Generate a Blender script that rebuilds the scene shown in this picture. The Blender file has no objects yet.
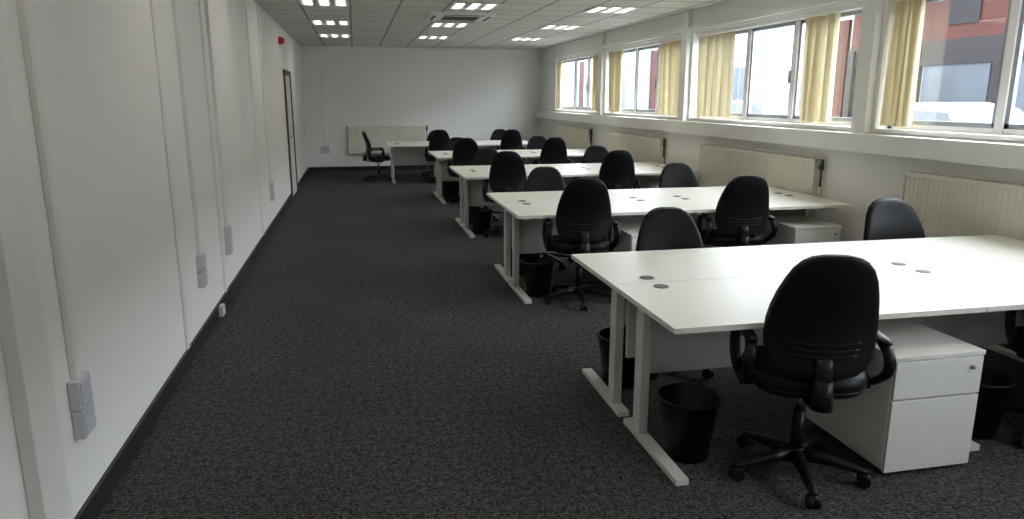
import bpy, bmesh, math, random
from mathutils import Vector, Matrix
random.seed(4)
S = bpy.context.scene
C = bpy.context.collection

# ------------------------------------------------------------ materials
def mat(name, col, rough=0.6, metal=0.0, bump=None, var=None, spec=0.5, emit=None):
    m = bpy.data.materials.new(name); m.use_nodes = True
    nt = m.node_tree; b = nt.nodes['Principled BSDF']
    b.inputs['Base Color'].default_value = (*col, 1)
    b.inputs['Roughness'].default_value = rough
    b.inputs['Metallic'].default_value = metal
    b.inputs['Specular IOR Level'].default_value = spec
    tc = nt.nodes.new('ShaderNodeTexCoord')
    if var:
        sc, amt = var
        n = nt.nodes.new('ShaderNodeTexNoise'); n.inputs['Scale'].default_value = sc; n.inputs['Detail'].default_value = 4
        nt.links.new(tc.outputs['Object'], n.inputs['Vector'])
        r = nt.nodes.new('ShaderNodeValToRGB')
        r.color_ramp.elements[0].position = 0.35; r.color_ramp.elements[1].position = 0.65
        r.color_ramp.elements[0].color = (*[c*(1-amt) for c in col], 1)
        r.color_ramp.elements[1].color = (*[min(1, c*(1+amt)) for c in col], 1)
        nt.links.new(n.outputs['Fac'], r.inputs['Fac']); nt.links.new(r.outputs['Color'], b.inputs['Base Color'])
    if bump:
        sc, st = bump
        n = nt.nodes.new('ShaderNodeTexNoise'); n.inputs['Scale'].default_value = sc
        nt.links.new(tc.outputs['Object'], n.inputs['Vector'])
        bp = nt.nodes.new('ShaderNodeBump'); bp.inputs['Strength'].default_value = st; bp.inputs['Distance'].default_value = 0.003
        nt.links.new(n.outputs['Fac'], bp.inputs['Height']); nt.links.new(bp.outputs['Normal'], b.inputs['Normal'])
    if emit:
        b.inputs['Emission Color'].default_value = (*emit[0], 1); b.inputs['Emission Strength'].default_value = emit[1]
    return m

M_wall = mat('painted_wall', (.85, .835, .80), .6, bump=(60, .1), var=(1.2, .012))
M_trim = mat('white_trim', (.80, .785, .745), .4, var=(3, .02))
M_skirt = mat('dark_skirting', (.014, .014, .015), .5, var=(8, .1))
M_desk = mat('desk_laminate', (.78, .755, .675), .4, var=(2, .01))
M_frame = mat('desk_steel', (.68, .66, .62), .35, var=(5, .02))
M_ped = mat('pedestal_white', (.78, .76, .71), .4, var=(3, .01))
M_grom = mat('grommet_grey', (.11, .11, .11), .5, var=(30, .1))
M_leather = mat('black_leatherette', (.005, .005, .006), .45, bump=(250, .25), var=(20, .1), spec=.22)
M_plastic = mat('black_plastic', (.006, .006, .007), .42, var=(20, .1), spec=.25)
M_bin = mat('bin_plastic', (.006, .006, .007), .4, var=(20, .1), spec=.25)
M_rad = mat('radiator_enamel', (.74, .70, .59), .35, var=(4, .02))
M_alu = mat('window_aluminium', (.34, .36, .39), .35, .3, var=(6, .05))
M_metal = mat('chrome', (.6, .6, .6), .25, 1.0, var=(6, .03))
M_door = mat('door_paint', (.72, .70, .66), .5, var=(6, .02))
M_doorf = mat('wood_door_frame', (.12, .065, .04), .5, var=(6, .2))
M_red = mat('red_plastic', (.4, .03, .02), .4, var=(6, .05))
M_socket = mat('socket_plastic', (.56, .56, .60), .4, var=(6, .02))
M_lightframe = mat('light_frame', (.70, .70, .68), .4, var=(6, .02))
M_tube = mat('fluorescent_diffuser', (.9, .9, .9), .4, var=(6, .02), emit=((1, .93, .82), 8.5))
M_louvre = mat('louvre', (.55, .55, .55), .3, .4, var=(6, .02))
M_dark = mat('dark_slot', (.05, .05, .05), .6, var=(6, .1))
M_asph = mat('asphalt', (.08, .08, .08), .8, var=(3, .2))
M_carp = mat('car_paint', (.22, .235, .26), .3, var=(3, .01), spec=.3)
M_carg = mat('car_glass', (.012, .015, .02), .3, var=(3, .1), spec=.3)
M_fac = mat('facade_render', (.19, .205, .23), .7, var=(.6, .12))
M_facr = mat('facade_red', (.034, .010, .008), .7, var=(.8, .2), spec=.1)
M_facg = mat('facade_glass', (.030, .036, .046), .5, var=(.5, .5), spec=.2)
M_facd = mat('facade_dark', (.012, .010, .011), .7, var=(.5, .3), spec=.1)

# carpet
M_carpet = bpy.data.materials.new('carpet'); M_carpet.use_nodes = True
nt = M_carpet.node_tree; b = nt.nodes['Principled BSDF']; b.inputs['Roughness'].default_value = .95
b.inputs['Specular IOR Level'].default_value = .1
tc = nt.nodes.new('ShaderNodeTexCoord')
n1 = nt.nodes.new('ShaderNodeTexNoise'); n1.inputs['Scale'].default_value = 80; n1.inputs['Detail'].default_value = 3; n1.inputs['Roughness'].default_value = .7
n3 = nt.nodes.new('ShaderNodeTexNoise'); n3.inputs['Scale'].default_value = 30; n3.inputs['Detail'].default_value = 5; n3.inputs['Roughness'].default_value = .8
n2 = nt.nodes.new('ShaderNodeTexNoise'); n2.inputs['Scale'].default_value = 1.1; n2.inputs['Detail'].default_value = 3
avg = nt.nodes.new('ShaderNodeMixRGB'); avg.inputs[0].default_value = .45
r1 = nt.nodes.new('ShaderNodeValToRGB')
r1.color_ramp.elements[0].position = .42; r1.color_ramp.elements[1].position = .61
r1.color_ramp.elements[0].color = (.014, .014, .015, 1); r1.color_ramp.elements[1].color = (.150, .146, .146, 1)
mx = nt.nodes.new('ShaderNodeMixRGB'); mx.blend_type = 'MULTIPLY'; mx.inputs[0].default_value = .35
for nn in (n1, n2, n3): nt.links.new(tc.outputs['Object'], nn.inputs['Vector'])
nt.links.new(n1.outputs['Fac'], avg.inputs[1]); nt.links.new(n3.outputs['Fac'], avg.inputs[2])
nt.links.new(avg.outputs['Color'], r1.inputs['Fac']); nt.links.new(r1.outputs['Color'], mx.inputs[1]); nt.links.new(n2.outputs['Fac'], mx.inputs[2])
nt.links.new(mx.outputs['Color'], b.inputs['Base Color'])
bp = nt.nodes.new('ShaderNodeBump'); bp.inputs['Strength'].default_value = .4; bp.inputs['Distance'].default_value = .004
nt.links.new(n1.outputs['Fac'], bp.inputs['Height']); nt.links.new(bp.outputs['Normal'], b.inputs['Normal'])

# ceiling tiles
M_ceil = bpy.data.materials.new('ceiling_tiles'); M_ceil.use_nodes = True
nt = M_ceil.node_tree; b = nt.nodes['Principled BSDF']; b.inputs['Roughness'].default_value = .9
tc = nt.nodes.new('ShaderNodeTexCoord')
br = nt.nodes.new('ShaderNodeTexBrick'); br.offset = 0; br.squash = 1
br.inputs['Scale'].default_value = 1; br.inputs['Brick Width'].default_value = .6; br.inputs['Row Height'].default_value = .6
br.inputs['Mortar Size'].default_value = .016; br.inputs['Mortar Smooth'].default_value = .1
br.inputs['Color1'].default_value = (.74, .72, .67, 1); br.inputs['Color2'].default_value = (.69, .67, .63, 1); br.inputs['Mortar'].default_value = (.30, .295, .28, 1)
nt.links.new(tc.outputs['Object'], br.inputs['Vector'])
nt.links.new(br.outputs['Color'], b.inputs['Base Color'])

# glass
M_glass = bpy.data.materials.new('window_glass'); M_glass.use_nodes = True
nt = M_glass.node_tree; nt.nodes.clear()
o = nt.nodes.new('ShaderNodeOutputMaterial'); mxs = nt.nodes.new('ShaderNodeMixShader')
t = nt.nodes.new('ShaderNodeBsdfTransparent'); g = nt.nodes.new('ShaderNodeBsdfGlossy'); g.inputs['Roughness'].default_value = .02
t.inputs['Color'].default_value = (.93, .96, .97, 1)
mxs.inputs[0].default_value = .06
nt.links.new(t.outputs[0], mxs.inputs[1]); nt.links.new(g.outputs[0], mxs.inputs[2]); nt.links.new(mxs.outputs[0], o.inputs[0])

# blind fabric
M_blind = bpy.data.materials.new('blind_fabric'); M_blind.use_nodes = True
nt = M_blind.node_tree; nt.nodes.clear()
o = nt.nodes.new('ShaderNodeOutputMaterial'); mxs = nt.nodes.new('ShaderNodeMixShader'); mxs.inputs[0].default_value = .22
d = nt.nodes.new('ShaderNodeBsdfDiffuse'); tr = nt.nodes.new('ShaderNodeBsdfTranslucent')
tc = nt.nodes.new('ShaderNodeTexCoord'); n = nt.nodes.new('ShaderNodeTexNoise'); n.inputs['Scale'].default_value = 12
r = nt.nodes.new('ShaderNodeValToRGB'); r.color_ramp.elements[0].color = (.54, .46, .29, 1); r.color_ramp.elements[1].color = (.66, .58, .39, 1)
nt.links.new(tc.outputs['Object'], n.inputs['Vector']); nt.links.new(n.outputs['Fac'], r.inputs['Fac'])
nt.links.new(r.outputs[0], d.inputs[0]); nt.links.new(r.outputs[0], tr.inputs[0])
nt.links.new(d.outputs[0], mxs.inputs[1]); nt.links.new(tr.outputs[0], mxs.inputs[2]); nt.links.new(mxs.outputs[0], o.inputs[0])

# ------------------------------------------------------------ mesh helpers
def box(bm, lo, hi, mi=0, M=None):
    vs = [bm.verts.new((x, y, z)) for x in (lo[0], hi[0]) for y in (lo[1], hi[1]) for z in (lo[2], hi[2])]
    if M:
        for v in vs: v.co = M @ v.co
    for f in ((0,1,3,2),(4,6,7,5),(0,4,5,1),(2,3,7,6),(0,2,6,4),(1,5,7,3)):
        fc = bm.faces.new([vs[i] for i in f]); fc.material_index = mi
    return vs

def cyl(bm, p1, p2, r1, r2=None, mi=0, seg=16, caps=True):
    r2 = r1 if r2 is None else r2
    p1, p2 = Vector(p1), Vector(p2); d = (p2-p1).normalized()
    a = d.orthogonal().normalized(); c = d.cross(a)
    R = []
    for p, r in ((p1, r1), (p2, r2)):
        R.append([bm.verts.new(p + a*r*math.cos(2*math.pi*i/seg) + c*r*math.sin(2*math.pi*i/seg)) for i in range(seg)])
    for i in range(seg):
        f = bm.faces.new((R[0][i], R[0][(i+1)%seg], R[1][(i+1)%seg], R[1][i])); f.material_index = mi; f.smooth = True
    if caps:
        f = bm.faces.new(R[0][::-1]); f.material_index = mi
        f = bm.faces.new(R[1]); f.material_index = mi

def loft(bm, rings, mi=0, closed=False, caps=True):
    R = [[bm.verts.new(p) for p in r] for r in rings]
    n = len(R[0]); m = len(R)
    for j in range(m if closed else m-1):
        A, B = R[j], R[(j+1) % m]
        for i in range(n):
            f = bm.faces.new((A[i], A[(i+1)%n], B[(i+1)%n], B[i])); f.material_index = mi; f.smooth = True
    if caps and not closed:
        for r in (R[0][::-1], R[-1]):
            f = bm.faces.new(r); f.material_index = mi; f.smooth = True

def tube(bm, pts, rx, ry=None, mi=0, closed=False, seg=10, up=(1, 0, 0)):
    ry = ry or rx; pts = [Vector(p) for p in pts]; n = len(pts); up = Vector(up)
    rings = []
    for i, p in enumerate(pts):
        a = pts[(i-1) % n] if (closed or i > 0) else p
        c = pts[(i+1) % n] if (closed or i < n-1) else p
        t = (c-a).normalized(); s = up - t*up.dot(t); s.normalize(); q = t.cross(s)
        rings.append([p + s*rx*math.cos(2*math.pi*k/seg) + q*ry*math.sin(2*math.pi*k/seg) for k in range(seg)])
    loft(bm, rings, mi, closed)

def spow(v, e): return math.copysign(abs(v)**e, v)
def super_ring(hx, hy, e, n=28):
    return [(hx*spow(math.cos(2*math.pi*i/n), e), hy*spow(math.sin(2*math.pi*i/n), e)) for i in range(n)]

def mesh_from(bm, name, mats):
    bmesh.ops.recalc_face_normals(bm, faces=bm.faces[:])
    me = bpy.data.meshes.new(name); bm.to_mesh(me); bm.free()
    for m in mats: me.materials.append(m)
    return me

def obj(me, name, loc=(0, 0, 0), rz=0, sc=(1, 1, 1), bevel=0):
    o = bpy.data.objects.new(name, me); C.objects.link(o)
    o.location = loc; o.rotation_euler = (0, 0, rz); o.scale = sc
    if bevel:
        bv = o.modifiers.new('bevel', 'BEVEL'); bv.width = bevel; bv.segments = 2; bv.limit_method = 'ANGLE'
    return o

def boxobj(name, boxes, mats, bevel=0):
    bm = bmesh.new()
    for bx in boxes:
        box(bm, bx[0], bx[1], bx[2] if len(bx) > 2 else 0)
    return obj(mesh_from(bm, name, mats), name, bevel=bevel)

# ------------------------------------------------------------ room
XL, XR, Y0, Y1, ZC = -1.11, 4.36, -2.5, 17.1, 2.77
boxobj('floor', [((XL-.2, Y0-.2, -.12), (XR+.28, Y1+.2, 0))], [M_carpet])
boxobj('ceiling', [((XL-.2, Y0-.2, ZC), (XR+.28, Y1+.2, ZC+.15))], [M_ceil])
boxobj('wall_left', [((XL-.2, Y0-.2, 0), (XL, Y1+.2, ZC))], [M_wall])
boxobj('wall_back', [((XL, Y1, 0), (XR, Y1+.2, ZC))], [M_wall])
boxobj('wall_front', [((XL, Y0-.2, 0), (XR, Y0, ZC))], [M_wall])
ZS, ZT = 1.39, 2.47
openings = [(-1.02, 2.12), (2.38, 5.47), (5.73, 9.05), (9.31, 12.45), (12.71, 15.75)]
bxs = [((XR, Y0-.2, 0), (XR+.28, Y1+.2, ZS)), ((XR, Y0-.2, ZT), (XR+.28, Y1+.2, ZC))]
ys = [Y0-.2] + [v for o_ in openings for v in o_] + [Y1+.2]
for i in range(0, len(ys), 2):
    bxs.append(((XR, ys[i], ZS), (XR+.28, ys[i+1], ZT)))
boxobj('wall_right', bxs, [M_wall])
k = 1
for yc in (2.25, 5.60, 9.18, 12.58):
    boxobj('trim_%d' % k, [((XR-.07, yc-.09, 1.35), (XR, yc+.09, ZC))], [M_trim], .004); k += 1
boxobj('trim_%d' % k, [((XR-.13, Y0, 1.19), (XR, Y1, 1.35))], [M_trim], .006); k += 1
boxobj('trim_%d' % k, [((XR-.05, Y0, 2.50), (XR, Y1, 2.56))], [M_trim], .004); k += 1
boxobj('baseboard_left', [((XL, Y0, 0), (XL+.018, 12.42, .10)), ((XL, 13.62, 0), (XL+.018, Y1, .10))], [M_skirt])
boxobj('baseboard_back', [((XL+.02, Y1-.018, 0), (XR, Y1, .10))], [M_skirt])
boxobj('baseboard_right', [((XR-.018, Y0, 0), (XR, Y1-.02, .10))], [M_skirt])
boxobj('trim_%d' % k, [((XL, 2.40, 0.0), (XL+.05, 2.60, ZC))], [M_trim], .004); k += 1

# windows
for wi, (a, b_) in enumerate(openings):
    bm = bmesh.new(); xf0, xf1 = XR+.13, XR+.19
    w = .045
    box(bm, (xf0, a, ZS), (xf1, b_, ZS+w)); box(bm, (xf0, a, ZT-w), (xf1, b_, ZT))
    box(bm, (xf0, a, ZS), (xf1, a+w, ZT)); box(bm, (xf0, b_-w, ZS), (xf1, b_, ZT))
    L = b_-a
    divs = [a, a+L*.36, a+L*.64, b_]
    for yy in divs[1:-1]:
        box(bm, (xf0-.01, yy-.035, ZS), (xf1, yy+.035, ZT))
    for i in range(3):
        s0, s1 = divs[i]+.035, divs[i+1]-.035
        x0 = xf0+.005; t_ = .035
        box(bm, (x0, s0, ZS+w), (x0+.03, s1, ZS+w+t_), 1); box(bm, (x0, s0, ZT-w-t_), (x0+.03, s1, ZT-w), 1)
        box(bm, (x0, s0, ZS+w), (x0+.03, s0+t_, ZT-w), 1); box(bm, (x0, s1-t_, ZS+w), (x0+.03, s1, ZT-w), 1)
        box(bm, (x0+.015, s0+t_, ZS+w+t_), (x0+.019, s1-t_, ZT-w-t_), 2)
    box(bm, (xf0-.03, divs[1]+.04, 1.80), (xf0+.01, divs[1]+.06, 1.93), 1)
    box(bm, (XR-.02, a, ZS-.02), (XR+.13, b_, ZS+.004), 0)
    obj(mesh_from(bm, 'window', [M_trim, M_alu, M_glass]), 'window_%d' % (wi+1))

# vertical blinds
def blind(op, stacks):
    bm = bmesh.new(); a, b_ = op
    box(bm, (XR+.03, a+.02, ZT-.045), (XR+.075, b_-.02, ZT-.001), 1)
    for (s0, s1, sp) in stacks:
        y = s0; q = 0
        while y <= s1:
            ang = math.radians(random.uniform(35, 75)) * (1 if q % 3 else -1) if sp < .07 else math.radians(random.uniform(5, 40))
            q += 1
            bow = random.uniform(-.012, .012); dx = random.uniform(-.012, .012)
            Mx = Matrix.Translation((XR+.055+dx, y, 0)) @ Matrix.Rotation(ang, 4, 'Z')
            hw = .044
            pts = [(0, -hw), (.007, -hw/2), (.009, 0), (.007, hw/2), (0, hw)]
            zs = (ZT-.05, 1.9, 1.42)
            rows = []
            for zi, z in enumerate(zs):
                off = bow*zi
                rows.append([bm.verts.new(Mx @ Vector((p[0], p[1]+off, z))) for p in pts])
            for j in range(2):
                for i in range(4):
                    f = bm.faces.new((rows[j][i], rows[j][i+1], rows[j+1][i+1], rows[j+1][i])); f.smooth = True
            y += sp * random.uniform(.75, 1.25)
    obj(mesh_from(bm, 'vertical_blind', [M_blind, M_trim]), 'vertical_blind')
blind(openings[0], [(1.6, 2.0, .04)])
blind(openings[1], [(5.14, 5.42, .05)])
blind(openings[2], [(6.18, 6.66, .055), (8.10, 8.98, .085)])
blind(openings[3], [(9.4, 10.15, .06), (11.80, 12.38, .05)])
blind(openings[4], [(12.78, 13.25, .045), (15.45, 15.68, .05)])

# radiators
def radiator_mesh(L, z0=.45, z1=1.08):
    bm = bmesh.new()   # back at y=0 (wall), front -y, along x 0..L, valve beyond L
    n = int(L/.05); prof = []
    for i in range(n):
        s = (L-.02)/n; x = .01 + i*s
        prof += [(x, -.080), (x+s*.3, -.088), (x+s*.65, -.088), (x+s*.95, -.080)]
    prof.append((L-.01, -.080))
    lo = [bm.verts.new((p[0], p[1], z0+.03)) for p in prof]; hi = [bm.verts.new((p[0], p[1], z1-.03)) for p in prof]
    for i in range(len(prof)-1):
        bm.faces.new((lo[i], lo[i+1], hi[i+1], hi[i]))
    box(bm, (0, -.09, z0), (L, -.065, z0+.035)); box(bm, (0, -.09, z1-.035), (L, -.065, z1-.005))
    box(bm, (0, -.092, z1-.006), (L, -.02, z1))
    box(bm, (0, -.092, z0), (.008, -.02, z1)); box(bm, (L-.008, -.092, z0), (L, -.02, z1))
    box(bm, (.01, -.03, z0+.01), (L-.01, -.022, z1-.01))
    for x in (.25, L-.28):
        box(bm, (x, -.03, z0+.06), (x+.03, -.001, z1-.06))
    vx = L+.05
    cyl(bm, (vx, -.05, 0), (vx, -.05, z1-.06), .009, mi=0)
    cyl(bm, (vx, -.05, z1-.10), (vx, -.05, z1), .021, .017, mi=1)
    cyl(bm, (vx, -.05, z1-.09), (vx, -.05, z1-.26), .010, mi=1)
    cyl(bm, (vx, -.05, z1-.08), (L-.01, -.05, z1-.08), .01, mi=1)
    return mesh_from(bm, 'radiator', [M_rad, M_dark])
for (ya, yb) in ((2.75, 4.95), (6.12, 8.5), (9.75, 12.0), (13.1, 15.3)):
    obj(radiator_mesh(yb-ya), 'radiator', (XR, yb, 0), -math.pi/2)
obj(radiator_mesh(1.75, .40, 1.02), 'radiator', (-.18, Y1, 0), 0)

# cable trunking + sockets (left wall)
def trunk(y, zlo=.37, boxes=2, w=.04, name='cable_trunking'):
    bm = bmesh.new()
    box(bm, (XL+.001, y-w/2, zlo+.22), (XL+.025, y+w/2, ZC-.001))
    for i in range(boxes):
        z = zlo + i*.118
        box(bm, (XL+.001, y-.062, z), (XL+.04, y+.062, z+.114), 1)
        box(bm, (XL+.04, y-.05, z+.012), (XL+.045, y+.05, z+.102), 1)
    obj(mesh_from(bm, name, [M_trim, M_socket]), name, bevel=.003)
for y in (2.886, 5.18, 6.28, 9.58):
    trunk(y)
for y in (4.65, 6.05, 8.6):
    boxobj('trim_%d' % k, [((XL, y-.03, .1), (XL+.012, y+.03, ZC))], [M_trim], .003); k += 1
boxobj('cable_outlet', [((XL+.018, 5.62, 0.01), (XL+.05, 5.72, .09)), ((XL+.05, 5.64, .02), (XL+.055, 5.70, .08))], [M_socket], .003)
bm = bmesh.new()
box(bm, (-.72, Y1-.02, .55), (-.69, Y1-.001, ZC-.001)); box(bm, (-.80, Y1-.04, .42), (-.61, Y1-.001, .58), 1); box(bm, (-.76, Y1-.045, .44), (-.65, Y1-.04, .54), 1)
obj(mesh_from(bm, 'cable_trunking', [M_trim, M_socket]), 'cable_trunking', bevel=.003)
# door
bm = bmesh.new()
box(bm, (XL+.001, 12.45, 0), (XL+.03, 12.53, 2.1), 0); box(bm, (XL+.001, 13.51, 0), (XL+.03, 13.59, 2.1), 0); box(bm, (XL+.001, 12.45, 2.02), (XL+.03, 13.59, 2.1), 0)
box(bm, (XL+.001, 12.53, .01), (XL+.012, 13.51, 2.02), 1)
cyl(bm, (XL+.012, 12.62, 1.02), (XL+.05, 12.62, 1.02), .01, mi=2); box(bm, (XL+.04, 12.61, 1.01), (XL+.055, 12.74, 1.03), 2)
obj(mesh_from(bm, 'door_1', [M_doorf, M_door, M_metal]), 'door_1')
# fire alarm
bm = bmesh.new()
cyl(bm, (XL+.001, 12.1, 2.52), (XL+.04, 12.1, 2.52), .06, mi=0); cyl(bm, (XL+.04, 12.1, 2.52), (XL+.09, 12.1, 2.52), .055, .035, mi=0)
obj(mesh_from(bm, 'fire_alarm', [M_red]), 'fire_alarm')

# ceiling lights
bm = bmesh.new()
h = .295
box(bm, (-h, -h, -.004), (h, h, 0), 2)
for s in (-1, 1):
    box(bm, (min(s*h, s*(h-.025)), -h, -.012), (max(s*h, s*(h-.025)), h, 0), 0)
    box(bm, (-h, min(s*h, s*(h-.025)), -.012), (h, max(s*h, s*(h-.025)), 0), 0)
for x in (-.19, 0, .19):
    box(bm, (x-.045, -h+.03, -.008), (x+.045, h-.03, -.004), 1)
for x in (-.095, .095):
    box(bm, (x-.03, -h+.025, -.013), (x+.03, h-.025, -.004), 2)
for i in range(1, 7):
    y = -h+i*2*h/7
    box(bm, (-h+.025, y-.016, -.018), (h-.025, y+.016, -.008), 2)
me_light = mesh_from(bm, 'ceiling_light', [M_lightframe, M_tube, M_louvre])
for x in (-.3, 1.5, 3.3):
    for y in (-.3, 2.1, 4.5, 6.9, 9.3, 11.7, 14.1):
        obj(me_light, 'ceiling_light', (x, y, ZC-.001))
# AC cassette
bm = bmesh.new()
box(bm, (-.44, -.44, -.03), (.44, .44, -.001), 0)
for i in range(9):
    y = -.22+i*.055; box(bm, (-.25, y-.015, -.034), (.25, y+.015, -.03), 1)
for s in (-1, 1):
    box(bm, (min(s*.36, s*.40), -.28, -.034), (max(s*.36, s*.40), .28, -.03), 1)
    box(bm, (-.28, min(s*.36, s*.40), -.034), (.28, max(s*.36, s*.40), -.03), 1)
obj(mesh_from(bm, 'air_conditioning_cassette', [M_trim, M_dark]), 'air_conditioning_cassette', (1.5, 10.5, ZC))

# ------------------------------------------------------------ desk
DW, DD, DH = 1.505, .725, .74
def desk_mesh(legs, mir):
    bm = bmesh.new()
    fx = (lambda x: DW-x) if mir else (lambda x: x)
    def B(x0, x1, y0, y1, z0, z1, mi):
        a, b_ = sorted((fx(x0), fx(x1))); box(bm, (a, y0, z0), (b_, y1, z1), mi)
    B(.002, DW-.002, 0, DD-.002, DH-.025, DH, 0)
    for lx in legs:
        B(lx-.03, lx+.03, .05, .69, 0.0, .028, 1)
        B(lx-.022, lx+.022, .50, .585, .028, DH-.06, 1)
        B(lx+.022, lx+.028, .515, .57, .1, DH-.1, 1)
        B(lx-.02, lx+.02, .10, .69, DH-.062, DH-.025, 1)
    B(legs[0]+.03, legs[-1]-.03 if len(legs) > 1 else DW+.03, .60, .618, .30, DH-.04, 1)
    B(legs[0]+.03, legs[-1]-.03 if len(legs) > 1 else DW-.0, .52, .56, DH-.07, DH-.03, 1)
    for gx in (.22, DW-.22):
        c = (fx(gx), DD-.09)
        cyl(bm, (c[0], c[1], DH-.002), (c[0], c[1], DH+.003), .038, mi=2, seg=24)
        cyl(bm, (c[0], c[1], DH+.003), (c[0], c[1], DH+.005), .028, mi=2, seg=24)
    return mesh_from(bm, 'desk', [M_desk, M_frame, M_grom])
dA = desk_mesh([.10], False); dB = desk_mesh([.10, DW-.10], False)
dAr = desk_mesh([.10], True); dBr = desk_mesh([.10, DW-.10], True)
X0 = 1.22
rows = [(X0, 3.29), (X0, 6.19), (X0, 9.10), (X0, 12.0), (.60, 15.0)]
for (x0, yc) in rows:
    obj(dA, 'desk', (x0, yc-DD, 0), bevel=.003)
    obj(dB, 'desk', (x0+DW, yc-DD, 0), bevel=.003)
    obj(dAr, 'desk', (x0+DW, yc+DD, 0), math.pi, bevel=.003)
    obj(dBr, 'desk', (x0+2*DW, yc+DD, 0), math.pi, bevel=.003)

# ------------------------------------------------------------ pedestal
bm = bmesh.new()
W, D, H = .45, .58, .565
box(bm, (0, .02, .03), (W, D, H-.02), 0)
box(bm, (-.003, 0, H-.02), (W+.003, D+.003, H), 0)
box(bm, (.004, 0, .022), (W-.004, .02, .36), 0)
box(bm, (.004, 0, .368), (W-.004, .02, H-.024), 0)
box(bm, (.01, .018, .36), (W-.01, .022, .368), 1)
cyl(bm, (W-.06, -.006, H-.07), (W-.06, .002, H-.07), .011, mi=2); box(bm, (W-.063, -.02, H-.075), (W-.057, -.005, H-.065), 2)
for (x, y) in ((.05, .06), (W-.05, .06), (.05, D-.06), (W-.05, D-.06)):
    cyl(bm, (x-.012, y, .016), (x+.012, y, .016), .016, mi=1); cyl(bm, (x, y, .016), (x, y, .035), .008, mi=1)
me_ped = mesh_from(bm, 'drawer_pedestal', [M_ped, M_dark, M_metal])
for i, (x0, yc) in enumerate(rows):
    f = yc-DD-.075
    obj(me_ped, 'drawer_pedestal', ((x0+1.0) if i == 0 else x0+.93, f, 0), bevel=.003)
    obj(me_ped, 'drawer_pedestal', (x0+DW+.92, f+.02, 0), bevel=.003)

# ------------------------------------------------------------ bins
bm = bmesh.new()
prof = [(.095, 0), (.105, .004), (.138, .285), (.150, .287), (.150, .30), (.138, .302), (.134, .298), (.100, .012), (.0001, .012)]
seg = 32
rings = [[(r*math.cos(2*math.pi*i/seg), r*math.sin(2*math.pi*i/seg), z) for i in range(seg)] for r, z in prof]
loft(bm, rings, 0)
me_bin = mesh_from(bm, 'wastebasket', [M_bin])
for (x, y) in ((1.46, 2.88), (1.47, 3.78), (2.99, 2.80), (1.46, 5.78), (1.48, 6.60), (1.47, 8.7), (1.47, 9.5), (1.47, 11.6), (1.47, 12.4), (2.99, 5.78), (2.99, 8.7)):
    obj(me_bin, 'wastebasket', (x, y, 0))

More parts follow.
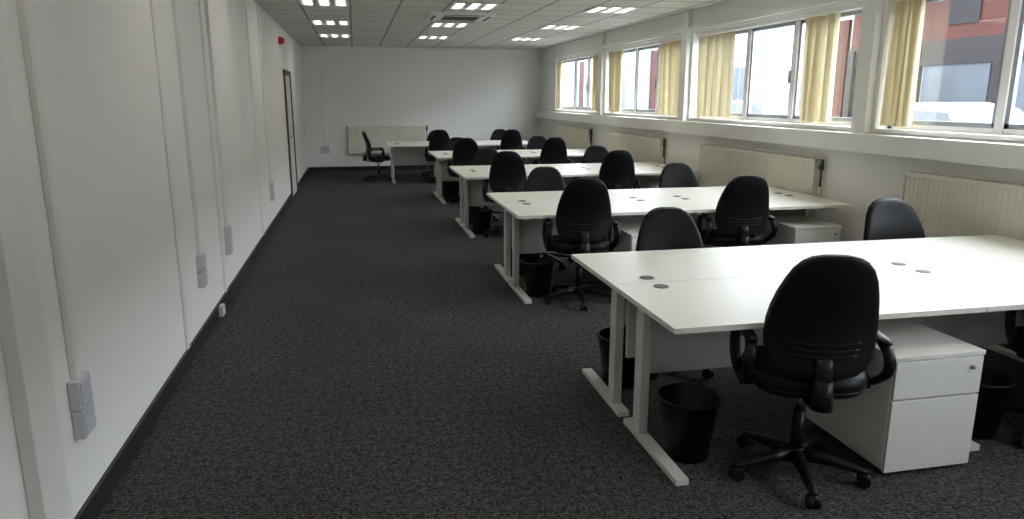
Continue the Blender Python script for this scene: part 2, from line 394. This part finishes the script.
# ------------------------------------------------------------ office chair
def chair_mesh():
    bm = bmesh.new()   # faces +y
    cyl(bm, (0, 0, .065), (0, 0, .13), .042, .035, 1, 20)
    cyl(bm, (0, 0, .13), (0, 0, .30), .027, .025, 1, 16)
    cyl(bm, (0, 0, .30), (0, 0, .42), .014, .014, 2, 12)
    for i in range(5):
        a = math.radians(90+36+72*i); dx, dy = math.cos(a), math.sin(a)
        px, py = -dy, dx
        rr = []
        for (r, hw, zt, zb) in ((.02, .028, .125, .075), (.12, .025, .112, .078), (.22, .021, .092, .068), (.285, .017, .078, .060), (.30, .010, .072, .062)):
            c = Vector((dx*r, dy*r, 0)); s = Vector((px, py, 0))
            rr.append([c+s*hw+Vector((0, 0, zb)), c+s*hw*.7+Vector((0, 0, zt)), c-s*hw*.7+Vector((0, 0, zt)), c-s*hw+Vector((0, 0, zb))])
        loft(bm, rr, 1)
        cx, cy = dx*.285, dy*.285
        cyl(bm, (cx, cy, .03), (cx, cy, .068), .008, mi=1, seg=8)
        for s in (-1, 1):
            t0, t1 = sorted((s*.006, s*.026))
            cyl(bm, (cx+px*t0, cy+py*t0, .028), (cx+px*t1, cy+py*t1, .028), .028, mi=1, seg=18)
        cyl(bm, (cx-px*.02, cy-py*.02, .036), (cx+px*.02, cy+py*.02, .036), .024, mi=1, seg=14)
    rr = []
    for z, hx, hy in ((.385, .05, .07), (.40, .09, .11), (.43, .10, .12)):
        rr.append([(p[0], p[1], z) for p in super_ring(hx, hy, .5, 20)])
    loft(bm, rr, 1)
    cyl(bm, (.05, .03, .405), (.22, .05, .395), .006, mi=1, seg=8)
    cyl(bm, (.20, .048, .396), (.25, .053, .39), .011, mi=1, seg=8)
    rr = []
    for z, s in ((.425, .80), (.43, .93), (.445, .985), (.455, 1.0), (.46, .99)):
        rr.append([(p[0]*s, p[1]*s+.02, z) for p in super_ring(.235, .225, .62)])
    loft(bm, rr, 1)
    rr = []
    for z, s in ((.455, .97), (.465, 1.02), (.49, 1.03), (.515, .99), (.527, .90), (.53, .6), (.528, .25)):
        ring = []
        for p in super_ring(.235, .225, .62):
            x, y = p[0]*s, p[1]*s+.02
            zz = z - (max(0, y-.14)**2)*2.2 if z > .48 else z
            ring.append((x, y, zz))
        rr.append(ring)
    loft(bm, rr, 0)
    prof = [(.535, .115), (.543, .145), (.565, .180), (.60, .204), (.65, .218), (.70, .222), (.76, .219), (.82, .209), (.88, .194), (.935, .175), (.985, .150), (1.018, .120), (1.036, .088), (1.044, .05)]
    def yc(z):
        t = max(0.0, (z-.55)/.48)
        return -.215 - .065*t**1.3 + .03*math.sin(math.pi*min(1, t*1.2))
    def backpart(yoff, thick, grow, mi, e=.75):
        rr = []
        m = len(prof)
        for j, (z, hw) in enumerate(prof):
            edge = min(1, .30+ .7*math.sin(math.pi*min(1, max(0, (j+.5)/m)))**.45)
            ring = []
            for p in super_ring(hw*grow, thick*edge, e, 32):
                x = p[0]; bow = .9*x*x
                ring.append((x, yc(z)+yoff+p[1]+bow, .78+(z-.78)*(1+(grow-1)*.8)))
            rr.append(ring)
        loft(bm, rr, mi)
    backpart(.018, .030, .985, 0)
    backpart(-.012, .020, 1.0, 1)
    for z in (.60, .625, .65):
        hw = .13+(z-.6)*.3
        pts = [(x, yc(z)-.033+.9*x*x, z+.02+(x*x)*.6) for x in [hw*(i/8-1) for i in range(17)]]
        tube(bm, pts, .005, .004, 1, up=(0, 0, 1), seg=8)
    bar = [(0, -.03, .405), (0, -.12, .40), (0, -.20, .405), (0, -.255, .44), (0, -.265, .50), (0, -.258, .58), (0, -.25, .62)]
    tube(bm, bar, .034, .011, 1, seg=12)
    cyl(bm, (0, -.262, .42), (0, -.262, .54), .046, .038, 1, 14)
    cyl(bm, (0, -.27, .47), (0, -.31, .47), .018, .018, 1, 12)
    for s in (-1, 1):
        x = s*.262
        ctrl = [(-.17, .635), (-.19, .60), (-.175, .545), (-.12, .50), (-.06, .465), (.0, .448), (.055, .465), (.085, .51), (.098, .56), (.11, .61), (.10, .645), (.06, .662), (-.02, .668), (-.12, .662)]
        pts = []
        n = len(ctrl)
        for i in range(n):
            p0, p1, p2, p3 = [ctrl[(i+q) % n] for q in (-1, 0, 1, 2)]
            for tt in (0, .5):
                q = [0.5*((2*p1[c]) + (-p0[c]+p2[c])*tt + (2*p0[c]-5*p1[c]+4*p2[c]-p3[c])*tt**2 + (-p0[c]+3*p1[c]-3*p2[c]+p3[c])*tt**3) for c in (0, 1)]
                pts.append((x+s*.015*math.sin(math.pi*(q[1]-.45)/.22), q[0], q[1]))
        tube(bm, pts, .024, .016, 1, closed=True)
        rr = []
        for (y, hx, hz) in ((-.18, .010, .006), (-.17, .022, .012), (-.12, .027, .014), (0, .028, .015), (.07, .027, .014), (.11, .02, .011), (.12, .008, .005)):
            rr.append([(x+s*.002+p[0], y, .668+p[1]) for p in super_ring(hx, hz, .8, 14)])
        loft(bm, rr, 1)
        box(bm, (min(x, s*.12), -.04, .425), (max(x, s*.12), .03, .445), 1)
        box(bm, (min(x-s*.012, x+s*.012), -.04, .425), (max(x-s*.012, x+s*.012), .03, .47), 1)
    return mesh_from(bm, 'office_chair', [M_leather, M_plastic, M_metal])
me_chair = chair_mesh()
def chair(x, y, rz=0, s=1.0):
    obj(me_chair, 'office_chair', (x, y, 0), math.radians(rz), (1, 1, s))
front = [(1.86, 3.36), (1.75, 3.14), (1.76, 3.11), (1.70, 3.10), (1.62, 3.05)]
rear = [(1.89, 3.55), (1.82, 3.30), (1.72, 3.34), (1.72, 3.2), (1.65, 3.06)]
for i, (x0, yc) in enumerate(rows):
    f = yc-DD; r_ = yc+DD
    a, b_ = front[i]
    chair(a, f+.05, random.uniform(-16, -8) if i else -18, 1.01 if i else 1.02); chair(b_, f+.07, random.uniform(-16, -2))
    a, b_ = rear[i]
    chair(a, r_-.02, 180+random.uniform(-18, -6), .92); chair(b_, r_-.02, 180+random.uniform(-20, -6), .93)
chair(.42, 15.0, -90, .95)

# ------------------------------------------------------------ outside
boxobj('street_ground', [((XR+.3, -20, -.1), (60, 110, 0))], [M_asph])
bm = bmesh.new(); FX = 17; TOP = 5.7
box(bm, (FX, -12, 0), (FX+1, 100, TOP), 0)
y = -10; i = 0
while y < 98:
    w = 2.4
    near = 12 < y < 22
    kind = i % 5
    if near:
        box(bm, (FX-.05, y, 1.0), (FX, y+w, 2.6), 2)
        box(bm, (FX-.12, y-.2, 2.6), (FX, y+w+.4, 3.3), 3)
        box(bm, (FX-.10, y-.2, 3.3), (FX, y+w+.4, TOP), 1)
        box(bm, (FX-.14, y+.5, 3.7), (FX, y+1.6, 5.2), 3)
        box(bm, (FX-.2, y+w+.1, 0), (FX, y+w+.4, 3.2), 3)
    else:
        if kind in (0, 3):
            box(bm, (FX-.05, y, .9), (FX, y+w, 3.0), 2)
        elif kind == 1:
            box(bm, (FX-.12, y, .2), (FX, y+w, 4.3), 1)
        box(bm, (FX-.2, y+w+.05, 0), (FX, y+w+.35, TOP), 0)
        box(bm, (FX-.1, y+.2, 4.5), (FX, y+w-.2, 5.4), 2)
    y += 3.0; i += 1
obj(mesh_from(bm, 'street_building', [M_fac, M_facr, M_facg, M_facd]), 'street_building')

def car(loc, rz):
    bm = bmesh.new()
    side = [(-2.1, .25), (-2.15, .6), (-2.0, .85), (-1.2, .98), (-.6, 1.48), (0, 1.58), (.8, 1.55), (1.5, 1.15), (2.0, .95), (2.1, .6), (2.05, .25)]
    def wz(z): return .86 if z < .95 else .86-(z-.95)*.40
    n = len(side)
    R = [[(p[0], s*wz(p[1]), p[1]) for p in side] for s in (-1, 1)]
    A = [bm.verts.new(p) for p in R[0]]; B = [bm.verts.new(p) for p in R[1]]
    for i in range(n):
        f = bm.faces.new((A[i], A[(i+1)%n], B[(i+1)%n], B[i])); f.smooth = False
        f.material_index = 1 if i in (3, 6) else 0
    bm.faces.new(A[::-1]); bm.faces.new(B)
    for s in (-1, 1):
        q = [(-1.05, 1.0), (-.55, 1.42), (.75, 1.48), (1.3, 1.10)]
        vs = [bm.verts.new((p[0], s*(wz(p[1])+.006), p[1])) for p in q]
        f = bm.faces.new(vs); f.material_index = 1
        for wx in (-1.3, 1.3):
            cyl(bm, (wx, s*.70, .31), (wx, s*.88, .31), .31, mi=2, seg=24); cyl(bm, (wx, s*.88, .31), (wx, s*.89, .31), .19, mi=3, seg=20)
    obj(mesh_from(bm, 'parked_car', [M_carp, M_carg, M_plastic, M_metal]), 'parked_car', loc, rz, bevel=.02)
car((10.0, 10.6, 0), math.pi/2)
car((11.0, 20.5, 0), math.pi/2)

# ------------------------------------------------------------ light
w = bpy.data.worlds.new('World'); S.world = w; w.use_nodes = True
bg = w.node_tree.nodes['Background']; bg.inputs[0].default_value = (.88, .94, 1.0, 1); bg.inputs[1].default_value = 11.0
for (a, b_) in openings:
    l = bpy.data.lights.new('portal', 'AREA'); l.shape = 'RECTANGLE'; l.size = ZT-ZS; l.size_y = b_-a
    l.cycles.is_portal = True
    o = bpy.data.objects.new('window_portal', l); C.objects.link(o)
    o.location = (XR+.24, (a+b_)/2, (ZS+ZT)/2); o.rotation_euler = (0, math.radians(90), 0)

S.view_settings.view_transform = 'Standard'
S.view_settings.exposure = 0.8

cam = bpy.data.cameras.new('camera'); cam.sensor_width = 36; cam.lens = 717/1024*36
cam.clip_start = .05; cam.clip_end = 300
co = bpy.data.objects.new('camera', cam); C.objects.link(co)
co.location = (0, 0, 1.65); co.rotation_euler = (math.radians(90-12.7), 0, math.radians(-12.1))
S.camera = co
